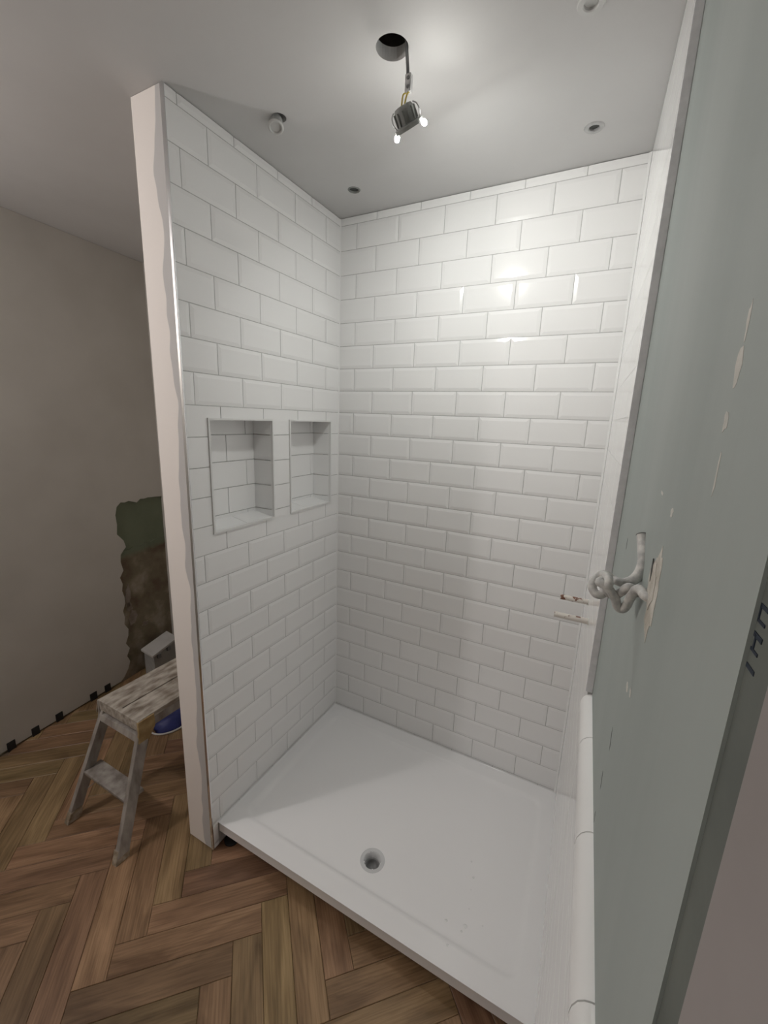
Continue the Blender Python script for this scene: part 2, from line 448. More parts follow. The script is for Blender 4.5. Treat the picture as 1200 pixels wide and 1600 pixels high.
def niche(y0, y1, flip):
    # lining tiles: back, two cheeks, sloped sill, head
    bm = bmesh.new(); box(bm, (-.1098, y0 - .003, NZ0 - .02), (-ND - .0009, y1 + .003, NZ1 + .003)); obj('niche_bed', bm, 'grout', partition)
    V = Vector((0, 0, 1))
    for r in range(8, 13):
        zt, zb = min(ZTOP - r * PZ, NZ1), max(ZTOP - (r + 1) * PZ, NZ0 + .004)
        wn = y1 - y0
        j = y0 + wn * ((.84 if r % 2 == 0 else .52) if not flip else (.90 if r % 2 == 0 else 1.5))
        b = [y0 + .001, j, y1 - .001] if j < y1 else [y0 + .001, y1 - .001]
        for k in range(len(b) - 1):
            w_, h_ = b[k + 1] - b[k] - 2 * GAP, zt - zb - 2 * GAP
            me = tile_cells(w_, h_, [])
            place_tile(me, Vector((-ND, 0, 0)), UY, V, b[k] + GAP, zb + GAP, partition)
        me = tile_cells(ND - .004, zt - zb - 2 * GAP, [])
        place_tile(me, Vector((-.002, y1 - .003, 0)), Vector((-1, 0, 0)), V, 0, zb + GAP, partition)          # cheek looking towards -y
        place_tile(me, Vector((-ND + .002, y0 + .003, 0)), Vector((1, 0, 0)), V, 0, zb + GAP, partition)      # cheek looking towards +y
    # sill, rising 18 mm to the back, two tiles
    ym = y0 + (y1 - y0) * (.55 if not flip else .4)
    for a, b in ((y0 + .004, ym - .001), (ym + .001, y1 - .004)):
        bm = bmesh.new()
        hexa(bm, [(-.002, a, NZ0 - .01), (-.002, b, NZ0 - .01), (-ND + .001, b, NZ0 - .01), (-ND + .001, a, NZ0 - .01)],
             [(-.002, a, NZ0 + .003), (-.002, b, NZ0 + .003), (-ND + .001, b, NZ0 + .020), (-ND + .001, a, NZ0 + .020)])
        obj('tile', bm, 'tile', partition)
    bm = bmesh.new(); box(bm, (-ND + .001, y0 + .002, NZ1 - .003), (-.002, y1 - .002, NZ1 + .004)); obj('tile', bm, 'tile', partition)
    # trim frame
    t, pr = .0060, .0075
    for a, b in (((-.008, y0 - .001, NZ0 - .001), (pr, y0 + t, NZ1 + .001)), ((-.008, y1 - t, NZ0 - .001), (pr, y1 + .001, NZ1 + .001)),
                 ((-.008, y0 + t, NZ0 - .001), (pr - .0002, y1 - t, NZ0 + t)), ((-.008, y0 + t, NZ1 - t), (pr - .0002, y1 - t, NZ1 + .001))):
        bm = bmesh.new(); box(bm, a, b); obj('niche_trim', bm, 'whitetrim', partition)
niche(*NICHES[0], False); niche(*NICHES[1], True)

# chrome edge trim of the partition
bm = bmesh.new()
box(bm, (-.008, YEND - .003, .004), (.0042, YEND + .0028, ZC - .002), .0015)
struct(obj('trim_1', bm, 'chrome'))

# ---- right wall: splayed by two degrees; tile full height in the shower, dado height in front of it
PLX = .0095                     # plaster face behind the tile face
YT = -.822                       # end of the full-height tiling
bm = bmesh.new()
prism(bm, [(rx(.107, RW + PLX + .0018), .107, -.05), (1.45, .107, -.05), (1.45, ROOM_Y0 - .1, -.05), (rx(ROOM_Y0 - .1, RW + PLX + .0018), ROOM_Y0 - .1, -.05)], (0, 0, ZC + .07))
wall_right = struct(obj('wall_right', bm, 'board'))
def slab_r(name, mt_, y0, y1, z0, z1, xf, xb, parent=wall_right, bev=0):
    bm = bmesh.new()
    hexa(bm, [(rx(y0, xf), y0, z0), (rx(y1, xf), y1, z0), (rx(y1, xb), y1, z0), (rx(y0, xb), y0, z0)],
         [(rx(y0, xf), y0, z1), (rx(y1, xf), y1, z1), (rx(y1, xb), y1, z1), (rx(y0, xb), y0, z1)], bev)
    return obj(name, bm, mt_, parent)
slab_r('grout_bed', 'grout', .006, YT + .003, .0, ZC - .001, RW + .0006, RW + .0130)
slab_r('grout_bed', 'grout', YT + .003, -2.35, .0, 1.10, RW + .0006, RW + .0130)
slab_r('skim', 'greyskim', YT + .004, -1.530, 1.09, ZC - .001, RW + PLX, RW + PLX + .0024)
slab_r('skim', 'pinkskim', -1.559, ROOM_Y0 - .05, 1.09, ZC - .001, RW + PLX + .0005, RW + PLX + .0024)
slab_r('skim', 'pinkskim', -2.35, ROOM_Y0 - .05, 0, 1.09, RW + PLX + .0005, RW + PLX + .0024)
UR = Vector((RS, -1, 0)).normalized()
def rjoints(r): return run(.10 if r % 2 == 0 else .20)
cy = math.hypot(1, RS)
RELIEF[0] = .0002
lay(wall_right, Vector((RW, 0, 0)), UR, .003, -YT * cy - .003, rjoints, .006, ZC - .001, wob=0, GAP=.0004)
lay(wall_right, Vector((RW, 0, 0)), UR, -YT * cy - .0005, 2.30, rjoints, .006, 1.10, wob=0, GAP=.0004)
# metal trim at the free edge of the tiling
bm = bmesh.new()
hexa(bm, [(rx(YT, RW - .0045), YT + .003, 1.155), (rx(YT, RW - .0045), YT - .002, 1.155), (rx(YT, RW + PLX), YT - .002, 1.155), (rx(YT, RW + PLX), YT + .003, 1.155)],
     [(rx(YT, RW - .0045), YT + .003, ZC - .002), (rx(YT, RW - .0045), YT - .002, ZC - .002), (rx(YT, RW + PLX), YT - .002, ZC - .002), (rx(YT, RW + PLX), YT + .003, ZC - .002)], .0012)
struct(obj('trim_4', bm, 'alutrim'))
# rounded dado tiles capping the low tiling
PROF = [(.014, 1.097), (.002, 1.097), (-.009, 1.100), (-.0115, 1.106), (-.012, 1.118), (-.0105, 1.130), (-.006, 1.141), (.0, 1.147), (.006, 1.150), (.0135, 1.151), (.0155, 1.151), (.0155, 1.097)]
dj = [YT + .001, -.968, -1.180, -1.386, -1.592, -1.798, -2.004, -2.21]
for a, b in zip(dj, dj[1:]):
    bm = bmesh.new()
    L1 = [bm.verts.new((rx(a - .001, RW + dx), a - .001, z)) for dx, z in PROF]; L2 = [bm.verts.new((rx(b + .001, RW + dx), b + .001, z)) for dx, z in PROF]
    n = len(PROF)
    for i in range(n): bm.faces.new((L1[i], L1[(i + 1) % n], L2[(i + 1) % n], L2[i]))
    bm.faces.new(L1); bm.faces.new(L2[::-1])
    smooth_by_angle(obj('dado_tile', bm, 'tile', wall_right), 50)
bm = bmesh.new()
L1 = [bm.verts.new((rx(dj[0], RW + dx + .0012), dj[0], z - .001)) for dx, z in PROF]; L2 = [bm.verts.new((rx(dj[-1], RW + dx + .0012), dj[-1], z - .001)) for dx, z in PROF]
for i in range(len(PROF)): bm.faces.new((L1[i], L1[(i + 1) % len(PROF)], L2[(i + 1) % len(PROF)], L2[i]))
obj('dado_grout', bm, 'grout', wall_right)

# sealant beads in the two inner corners of the shower
for nm, pts in (('trim_5', [(.0, .0005, .11), (.0060, -.0018, .11), (.0034, -.0034, .11), (.0018, -.0060, .11)]), ('trim_6', [(RW, .0005, .11), (RW - .0085, -.0024, .11), (RW - .0045, -.0045, .11), (RW - .0004, -.0085, .11)])):
    bm = bmesh.new(); prism(bm, pts, (0, 0, ZC - .112)); struct(obj(nm, bm, 'tile'))

# filler patches, scratches and the torn plaster round the cable, all thin reliefs on the skim
def blob(name, mt_, y, z, wy, hz, jag=.25, n=14, th=.0012, lean=0.0, seed=0):
    rr = random.Random(seed); bm = bmesh.new(); pts = []
    for k in range(n):
        a = 2 * math.pi * k / n; s = 1 + rr.uniform(-jag, jag)
        dz = math.sin(a) * hz * s; dy = math.cos(a) * wy * s + lean * dz
        pts.append((rx(y + dy, RW + PLX + .0001), y + dy, z + dz))
    prism(bm, pts, (-th, 0, 0)); return obj(name, bm, mt_, wall_right)
for i, (y, z, wy, hz, ln) in enumerate([(-1.4220, 1.774, .006, .013, .05), (-1.4190, 1.739, .005, .007, 0), (-1.4225, 1.80, .0025, .012, .05), (-1.4235, 1.705, .002, .014, 0), (-1.233, 1.665, .008, .0022, .8), (-1.304, 1.656, .006, .004, -.3), (-1.237, 1.4285, .006, .006, 0), (-1.263, 1.437, .006, .006, 0)]):
    blob('filler_patch', 'filler', y, z, wy, hz, .3, 12, .0003, ln, i)
blob('plaster_scar', 'scar', -1.287, 1.567, .022, .050, .14, 26, .0005, -.06, 31)
blob('plaster_scar', 'scar', -1.272, 1.572, .020, .024, .2, 20, .0011, -.1, 33)
for i, (y, z, wy, hz, ln) in enumerate([(-1.262, 1.585, .004, .012, .15), (-1.186, 1.317, .002, .014, .25), (-1.169, 1.234, .002, .012, .2), (-1.165, 1.165, .0016, .008, .2), (-.993, 1.545, .0016, .010, 0)]):
    blob('crack', 'crack', y, z, wy, hz, .3, 10, .0014 if i == 0 else .0003, ln, 50 + i)
# blue printed marks on the bare strip of board
for y0_, y1_, z0_, z1_ in ((-1.5312, -1.540, 1.6545, 1.6565), (-1.5312, -1.5325, 1.6475, 1.6565), (-1.5312, -1.540, 1.6475, 1.6490), (-1.5312, -1.541, 1.6400, 1.6425), (-1.5330, -1.5345, 1.6330, 1.6425), (-1.5312, -1.540, 1.6330, 1.6345), (-1.5312, -1.541, 1.6240, 1.6262)):
    slab_r('print_mark', 'print', y0_, y1_, z0_, z1_, RW + PLX + .0014, RW + PLX + .002)

# ---- left wall: old wall behind, newer skim in front with a ragged edge round the bare corner
def lw(y, z, d=0.0): return (lx(y) + d, y, z)
bm = bmesh.new()
prism(bm, [(lx(0), .107, -.05), (lx(0), 0, -.05), (lx(ROOM_Y0 - .1), ROOM_Y0 - .1, -.05), (-1.62, ROOM_Y0 - .1, -.05), (-1.62, .107, -.05)], (0, 0, ZC + .07))
wall_left = struct(obj('wall_left', bm, 'oldwall'))
rg = random.Random(5)
edge = [(.0065, 1.165)]
for k in range(1, 12): edge.append((.0065 - k * .027, 1.165 + rg.uniform(-.012, .010)))
edge += [(-.318, 1.150), (-.332, 1.10), (-.328, 1.04), (-.335, .98), (-.315, .955), (-.296, .93), (-.285, .885), (-.300, .872), (-.325, .845), (-.33, .80), (-.318, .74)]
z = .70
while z > .06:
    edge.append((-.335 + rg.uniform(-.014, .022) + (.0 if z > .4 else -.01), z)); z -= .045
edge.append((-.385, .03)); edge.append((-.41, .010))
loop = [(.0065, ZC - .001)] + edge + [(ROOM_Y0 - .05, .010), (ROOM_Y0 - .05, ZC - .001)]
bm = bmesh.new(); prism(bm, [lw(y, z_, .0005) for y, z_ in loop], (.009, 0, 0)); obj('skim', bm, 'paint', wall_left)
# pale ragged ledge across the bare patch and remnants of plaster
rg = random.Random(9)
up = [(-.325 + k * .032, .862 + rg.uniform(-.006, .008) + k * .002) for k in range(11)]
lo_ = [(y, z_ - .045 - rg.uniform(0, .012)) for y, z_ in up][::-1]
bm = bmesh.new(); prism(bm, [lw(min(y, .005), z_, .0002) for y, z_ in up + lo_], (.006, 0, 0)); obj('plaster_ledge', bm, 'oldwall', wall_left)
for i, (y, z_, wy, hz) in enumerate([(-.300, .56, .02, .06), (-.28, .40, .03, .05), (-.30, .48, .022, .03), (-.20, .32, .02, .02)]):
    rr = random.Random(i + 80); pts = []
    for k in range(14):
        a = 2 * math.pi * k / 14; s = 1 + rr.uniform(-.35, .35); pts.append(lw(y + math.cos(a) * wy * s, z_ + math.sin(a) * hz * s, .0002))
    bm = bmesh.new(); prism(bm, pts, (.004, 0, 0)); obj('plaster_remnant', bm, 'remnant', wall_left)

# ---- wall behind the viewer
bm = bmesh.new(); box(bm, (-1.62, ROOM_Y0 - .1, -.05), (1.45, ROOM_Y0, ZC + .02)); struct(obj('wall_front', bm, 'paint'))

# ------------------------------------------------------------------ floor: oak herringbone
bm = bmesh.new(); box(bm, (-1.6, ROOM_Y0 - .1, -.06), (1.45, .107, -.006)); floor = struct(obj('floor', bm, 'wood_sub'))
PW, PL, XD, YD = .0933, .4665, .301, -.912
R2 = math.sqrt(.5); E1 = Vector((R2, -R2, 0)); E2 = Vector((R2, R2, 0))
def clip_poly(poly, f):
    out = []
    for i in range(len(poly)):
        a, b = poly[i], poly[(i + 1) % len(poly)]
        fa, fb = f(a), f(b)
        if fa >= 0: out.append(a)
        if (fa >= 0) != (fb >= 0): out.append(a + (b - a) * (fa / (fa - fb)))
    return out
XA, XB, YA, YB = -1.43, 1.225, -2.45, -.002
def plank(o3, eu, ev):
    g = .0006
    P = [o3 + eu * g + ev * g, o3 + eu * (PL - g) + ev * g, o3 + eu * (PL - g) + ev * (PW - g), o3 + eu * g + ev * (PW - g)]
    for f in (lambda p: p.x - lx(p.y) - .004, lambda p: rx(p.y) + .012 - p.x, lambda p: p.y - YA, lambda p: YB - p.y):
        P = clip_poly(P, f)
        if len(P) < 3: return
    c = o3 + eu * PL / 2 + ev * PW / 2
    Lc = [((p - c).dot(eu), (p - c).dot(ev)) for p in P]
    ar = abs(sum(Lc[i][0] * Lc[(i + 1) % len(Lc)][1] - Lc[(i + 1) % len(Lc)][0] * Lc[i][1] for i in range(len(Lc)))) / 2
    if ar < .0012: return
    cx, cyy = sum(p[0] for p in Lc) / len(Lc), sum(p[1] for p in Lc) / len(Lc)
    bm = bmesh.new()
    bot = [bm.verts.new((a, b, -.008)) for a, b in Lc]; mid = [bm.verts.new((a, b, -.0012)) for a, b in Lc]
    top = []
    for a, b in Lc:
        d = Vector((a - cx, b - cyy)); s = .0016
        top.append(bm.verts.new((a - math.copysign(min(s, abs(d.x)), d.x), b - math.copysign(min(s, abs(d.y)), d.y), 0)))
    n = len(Lc)
    for A, B in ((bot, mid), (mid, top)):
        for i in range(n): bm.faces.new((A[i], A[(i + 1) % n], B[(i + 1) % n], B[i]))
    bm.faces.new(top); bm.faces.new(bot[::-1])
    o = obj('floor_plank', bm, 'oak', floor)
    mm = Matrix.Identity(4)
    for i in range(3): mm[i][0] = eu[i]; mm[i][1] = ev[i]; mm[i][3] = c[i]
    mm[2][2] = 1; mm[2][3] = random.uniform(-.0004, 0)
    o.matrix_world = mm
D0 = Vector((XD, YD, 0))
for gx in range(-4, 4):
    for k in range(-14, 18):
        d = D0 + Vector((gx * PL * math.sqrt(2), 0, 0)) + (E1 - E2) * (k * PW)
        if not (-3.6 < d.y < 1.2): continue
        plank(d, E1, E2)                                  # runs along E1
        plank(d - E2 * PL + E1 * PW, E2, -E1)             # runs along E2

# ------------------------------------------------------------------ shower tray
tray = thing('shower_tray', 'white rectangular acrylic shower tray with a round waste, raised on feet', 'shower tray', (.6, -.42, 0))
TX0, TY0, TY1, TZ = .0030, -.836, -.0035, .1145
def tx1(y): return rx(y) - .0007
DRX, DRY = .617, -.655
nx, ny = 132, 92
def tray_h(x, y, X1):
    ix0, ix1, iy0, iy1, rc = .060, X1 - .050, -.764, -.074, .045
    qx = abs(x - (ix0 + ix1) / 2) - (ix1 - ix0) / 2 + rc; qy = abs(y - (iy0 + iy1) / 2) - (iy1 - iy0) / 2 + rc
    sd = math.hypot(max(qx, 0), max(qy, 0)) + min(max(qx, qy), 0) - rc
    t = min(max(-sd / .014, 0), 1); t = t * t * (3 - 2 * t)
    dd = math.hypot(x - DRX, y - DRY)
    return TZ - t * (.006 + .007 * max(0, 1 - dd / .62))
bm = bmesh.new(); G = []
for j in range(ny + 1):
    y = TY0 + (TY1 - TY0) * j / ny; row = []
    for i in range(nx + 1):
        X1 = tx1(y); x = TX0 + (X1 - TX0) * i / nx
        row.append(bm.verts.new((x, y, tray_h(x, y, X1))))
    G.append(row)
for j in range(ny):
    for i in range(nx):
        f = (G[j][i], G[j][i + 1], G[j + 1][i + 1], G[j + 1][i])
        c = sum((v.co for v in f), Vector()) / 4
        if math.hypot(c.x - DRX, c.y - DRY) < .036: continue
        bm.faces.new(f)
ring = [G[0][i] for i in range(nx + 1)] + [G[j][nx] for j in range(1, ny + 1)] + [G[ny][i] for i in range(nx - 1, -1, -1)] + [G[j][0] for j in range(ny - 1, 0, -1)]
low = []
cxm, cym = .61, -.42
for v in ring:
    low.append(bm.verts.new((v.co.x, v.co.y, .0685)))
inn = [bm.verts.new((cxm + (v.co.x - cxm) * .985, cym + (v.co.y - cym) * .985, .0675)) for v in ring]
rim = []
n = len(ring)
for i in range(n): bm.faces.new((ring[i], ring[(i + 1) % n], low[(i + 1) % n], low[i])); bm.faces.new((low[i], low[(i + 1) % n], inn[(i + 1) % n], inn[i]))
lid = [bm.verts.new((p.co.x, p.co.y, .0675)) for p in (inn[0], inn[nx], inn[nx + ny], inn[2 * nx + ny])]
bmesh.ops.remove_doubles(bm, verts=bm.verts[:], dist=1e-5)
# soften the outer top edge
bm.edges.ensure_lookup_table()
tops = [e for e in bm.edges if len(e.link_faces) == 2 and e.calc_face_angle(0) > 1.2 and all(abs(v.co.z - TZ) < 1e-4 for v in e.verts)]
bmesh.ops.bevel(bm, geom=tops, offset=.004, segments=3, affect='EDGES', profile=.5)
part('tray_body', bm, 'tray', tray, deg=45)
for fx, fy in ((.03, -.80), (.42, -.76), (.82, -.76), (1.15, -.76), (.08, -.08), (.6, -.08), (1.12, -.08)):
    bm = bmesh.new(); lathe(bm, (fx, fy, .0005), (0, 0, 1), [(.030, 0), (.030, .006), (.012, .012), (.012, .052), (.026, .056), (.026, .0682)], 16); part('foot', bm, 'blackplastic', tray, deg=40)
bm = bmesh.new(); box(bm, (.03, -.70, .0), (1.17, -.69, .07)); part('support_rail', bm, 'boxgrey', tray)
dz = tray_h(DRX, DRY, 1.2)
bm = bmesh.new()
lathe(bm, (DRX, DRY, dz), (0, 0, 1), [(.0465, -.003), (.0465, .0008), (.0448, .0024), (.034, .0012), (.031, -.002), (.0295, -.006), (.0275, -.010), (.0268, -.012), (.0268, -.045)], 48, cap0=False, cap1=False)
drain = part('drain', bm, 'drainring', tray, deg=35)
bm = bmesh.new(); lathe(bm, (DRX, DRY, dz), (0, 0, 1), [(.0485, -.0025), (.0485, .0004), (.0462, .0004), (.0462, -.0025)], 48, cap0=False, cap1=False)
bm.transform(local(tray)); obj('seal', bm, 'darkgap', drain)
bm = bmesh.new(); lathe(bm, (DRX, DRY, dz), (0, 0, 1), [(.0266, -.020), (.0235, -.021), (.0225, -.026), (.0215, -.042), (.001, -.0425)], 40, cap0=False)
bm.transform(local(tray)); obj('trap', bm, 'drainin', drain, True)

# drops of water on the tray
for i, (px, py, r) in enumerate([(740, 1371, .0032), (737, 1346, .0028), (697, 1438, .0040), (727, 1447, .0052), (721, 1455, .003), (699, 1480, .0034), (733, 1420, .002), (754, 1447, .002), (736, 1390, .0016)]):
    p = atz(px, py, TZ - .008); zz = tray_h(p.x, p.y, tx1(p.y))
    bm = bmesh.new(); lathe(bm, (p.x, p.y, zz - .0002), (0, 0, 1), [(r * 1.3, 0), (r * 1.15, r * .16), (r * .85, r * .30), (r * .45, r * .38), (r * .08, r * .40)], 16)
    o = obj('water_droplet', bm, 'water', None, True)
    tag(o, 'tiny shiny water drop lying on the white shower tray', 'droplet', 'water drops on the tray')

# ------------------------------------------------------------------ hanging lamp
LP = at(636, 188, -.668)
LN = Vector((.19, .62, -.76)).normalized()
lamp = thing('hanging_lamp', 'lit grey downlight module dangling on its wire from the big ceiling hole', 'lamp', tuple(LP))
u, v, n = frame_of(LN)
# in-plane axis that reads as the long side in the photograph
tdir = (Vector((.083, 0, .026)) - LN * Vector((.083, 0, .026)).dot(LN)).normalized(); sdir = LN.cross(tdir)
def L3(a, b, c): return LP + tdir * a + sdir * b + LN * c
bm = bmesh.new(); lathe(bm, L3(0, 0, .012), -LN, [(.0310, 0), (.0310, -.005), (.036, -.005), (.036, .003), (.0345, .005), (.026, .006), (.0245, .012), (.0245, .034), (.021, .040), (.012, .042)], 32); part('housing', bm, 'greyplastic', lamp, deg=35)
for k in range(12):
    a = 2 * math.pi * k / 12; bm = bmesh.new()
    e_u = tdir * math.cos(a) + sdir * math.sin(a); e_v = LN.cross(e_u)
    base = L3(0, 0, 0); c0 = base + e_u * .0235; c1 = base + e_u * .0285
    lo4 = [c0 - e_v * .0014 + LN * .005, c1 - e_v * .0014 + LN * .005, c1 + e_v * .0014 + LN * .005, c0 + e_v * .0014 + LN * .005]
    hi4 = [p - LN * .026 for p in lo4]
    hexa(bm, lo4, hi4); part('cooling_fin', bm, 'greyplastic', lamp)
bm = bmesh.new(); lathe(bm, L3(0, 0, .0123), LN, [(.0300, 0), (.0300, .0012), (.001, .0016)], 32); part('lens', bm, 'lens', lamp)
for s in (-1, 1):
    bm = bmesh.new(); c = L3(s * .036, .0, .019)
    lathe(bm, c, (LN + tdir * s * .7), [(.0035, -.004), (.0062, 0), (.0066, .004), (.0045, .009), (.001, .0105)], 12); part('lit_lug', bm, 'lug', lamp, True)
    bm = bmesh.new(); c = L3(s * .030, 0, 0)
    pts = [c + LN * .008, c + tdir * s * .006 - LN * .004, c + tdir * s * .004 - LN * .018, c - tdir * s * .004 - LN * .026]
    tube(bm, pts, .0016, 6, 5); part('spring_clip', bm, 'silver', lamp)
top = L3(0, 0, -.030)
con = at(638, 132, -.668)
bm = bmesh.new(); tube(bm, [Vector((.630, -.690, ZC + .085)), Vector((.6405, -.688, ZC + .03)), Vector((.6425, -.683, ZC - .012)), con + Vector((-.004, 0, .02)), con + Vector((-.006, 0, -.004))], .0026, 8, 6); part('wire', bm, 'wire', lamp, True)
bm = bmesh.new(); tube(bm, [Vector((.634, -.684, ZC + .085)), Vector((.6415, -.682, ZC + .02)), Vector((.6445, -.678, ZC - .015)), con + Vector((0, .002, .018))], .0020, 8, 6); part('wire', bm, 'wire', lamp, True)
bm = bmesh.new(); box(bm, con + Vector((-.007, -.006, -.018)), con + Vector((.009, .006, .020)), .002); cn = part('connector', bm, 'connector', lamp)
for zz in (-.008, .010):
    bm = bmesh.new(); lathe(bm, con + Vector((.002, -.0055, zz)), (0, -1, 0), [(.0042, 0), (.0042, .002), (.0025, .0026)], 12); bm.transform(local(lamp)); obj('screw_port', bm, 'wire', cn, True)
for s in (-.004, .003):
    bm = bmesh.new(); tube(bm, [con + Vector((s, 0, -.016)), (con + top) / 2 + Vector((s * 1.6, 0, 0)), top + tdir * s + LN * .004], .0019, 8, 5); part('yellow_sleeve', bm, 'yellow', lamp, True)

# ------------------------------------------------------------------ small ceiling downlights
def downlight(x, y, label, rout, rin, mt_, lens_mt, drop=0.0, tilt=(0, 0, 1)):
    t = thing('ceiling_downlight', label, 'downlight', (x, y, ZC - drop), 'small round downlights above the shower')
    ax = Vector(tilt)
    bm = bmesh.new(); lathe(bm, (x, y, ZC - drop), ax, [(rin, .006), (rin, -.001), (rin + .002, -.003), (rout - .003, -.0028), (rout, .0008), (rin + .004, .0012), (rin + .003, .03), (rin * .5, .034)], 32, cap0=False)
    part('bezel', bm, mt_, t, deg=35)
    bm = bmesh.new(); lathe(bm, (x, y, ZC - drop), ax, [(rin + .0005, .004), (rin * .5, .0046), (.0008, .0048)], 24, cap0=False); part('lens', bm, lens_mt, t, True)
    return t
downlight(.187, -.187, 'small dark round downlight set in the ceiling by the two tiled walls', .0255, .0185, 'greyplastic', 'lensoff')
downlight(1.034, -.198, 'small silver round downlight set in the ceiling near the right tiled wall', .0290, .0145, 'silver', 'lensoff')
downlight(1.040, -.616, 'small pale round downlight in the ceiling beside the metal-trimmed tiling', .0290, .0145, 'dropped', 'dropped')
fc = atz(431, 199, ZC - .022)
dl = downlight(fc.x, fc.y, 'small pale round downlight hanging half out of its ceiling hole', .0235, .0160, 'dropped', 'dropped', .022, Vector((-.26, .30, .92)).normalized())
bm = bmesh.new(); tube(bm, [(fc.x - .004, fc.y + .006, ZC + .004), (hc.x, hc.y, ZC + .03), (hc.x, hc.y, ZC + .085)], .002, 6, 4); part('wire', bm, 'wire', dl, True)

# ------------------------------------------------------------------ pipe stubs for the shower valve
for (y, xe, lab) in ((-.300, 1.1205, 'paint-spattered copper pipe stub sticking out of the tiles, the one nearer the back wall'), (-.455, 1.117, 'paint-spattered copper pipe stub sticking out of the tiles, the one nearer the knotted cable')):
    t = thing('pipe_stub', lab, 'pipe', (rx(y), y, 1.160), 'shower feed pipes')
    zz = 1.160
    bm = bmesh.new(); lathe(bm, (xe, y, zz), (1, 0, 0), [(.0070, .004), (.0070, 0), (.0088, 0), (.0088, rx(y) - xe + .004)], 20, cap0=False); part('pipe', bm, 'pipe', t, deg=40)
    bm = bmesh.new(); lathe(bm, (xe + .003, y, zz), (1, 0, 0), [(.0071, 0), (.0004, .0004)], 16, cap0=False); part('bore', bm, 'pipe', t)
    bm = bmesh.new(); lathe(bm, (rx(y) - .0025, y, zz), (1, 0, 0), [(.0089, 0), (.0104, .001), (.0108, .003)], 20); part('sealant', bm, 'filler', t, True)

# ------------------------------------------------------------------ knotted cable
kc = [(1011, 837, -1.165), (1012, 850, -1.172), (1013, 868, -1.185), (1012, 885, -1.195), (1005, 900, -1.20), (992, 910, -1.205), (977, 911, -1.198), (964, 906, -1.190), (954, 899, -1.19), (942, 902, -1.196),
      (934, 911, -1.205), (933, 922, -1.212), (940, 930, -1.216), (949, 929, -1.214), (953, 920, -1.21), (950, 908, -1.214), (944, 911, -1.222), (952, 916, -1.226), (962, 926, -1.226), (969, 938, -1.222),
      (972, 949, -1.216), (980, 953, -1.216), (987, 946, -1.222), (992, 936, -1.232), (999, 926, -1.240), (1006, 922, -1.247), (1012, 927, -1.254), (1017, 933, -1.262)]
kp = [at(*k) + Vector((-.005, 0, 0)) for k in kc]
kw = Vector((rx(-1.268, RW + .016), -1.268, kp[-1].z)); kp.append(kw)
cab = thing('knotted_cable', 'grey electric cable tied in a knot, poking out of the grey plaster wall', 'cable', tuple(kw))
bm = bmesh.new(); tube(bm, kp, lambda t: .0068 if t < .13 else (.0068 - (t - .13) * .015 if t < .23 else .0053), 12, 6); part('sheath', bm, 'cable', cab, True)
e0 = kp[0]; d0 = (kp[0] - kp[1]).normalized()
bm = bmesh.new(); lathe(bm, e0 - d0 * .0005, d0, [(.0068, 0), (.0074, .0008), (.0064, .0016), (.001, .0012)], 12); part('cut_end', bm, 'wire', cab)
# second turn of the knot
k2 = [(947, 898, -1.205), (957, 903, -1.219), (959, 914, -1.229), (955, 922, -1.222), (960, 930, -1.212), (970, 931, -1.214), (980, 925, -1.226), (990, 919, -1.236), (999, 923, -1.228), (1003, 930, -1.224)]
bm = bmesh.new(); tube(bm, [at(*k) + Vector((-.005, 0, 0)) for k in k2], .0050, 12, 6); part('sheath', bm, 'cable', cab, True)

# ------------------------------------------------------------------ work platform (hop-up bench)
wp = thing('work_platform', 'paint-spattered folding work platform with splayed legs behind the partition', 'work platform', (-.47, -.55, 0))
X0, X1, YF, YBk, ZT = -.612, -.335, -.922, -.215, .502
xm = (X0 + X1) / 2 + .005
for a, b in ((X0, xm - .003), (xm + .003, X1)):
    bm = bmesh.new(); box(bm, (a, YF + .004, ZT - .022), (b, YBk - .004, ZT), .003); part('board', bm, 'splat', wp)
for y0, y1 in ((YF, YF + .020), (YBk - .020, YBk)):
    bm = bmesh.new(); box(bm, (X0 - .002, y0 - (.002 if y0 == YF else 0), ZT - .048), (X1 + .002, y1, ZT - .001), .003); part('end_rail', bm, 'splat', wp)
for a, b in ((X0, X0 + .014), (X1 - .014, X1)):
    bm = bmesh.new(); box(bm, (a, YF + .02, ZT - .060), (b, YBk - .02, ZT - .021), .002); part('side_rail', bm, 'splatmetal', wp)
FX0, FX1, FSP = -.640, -.272, .170
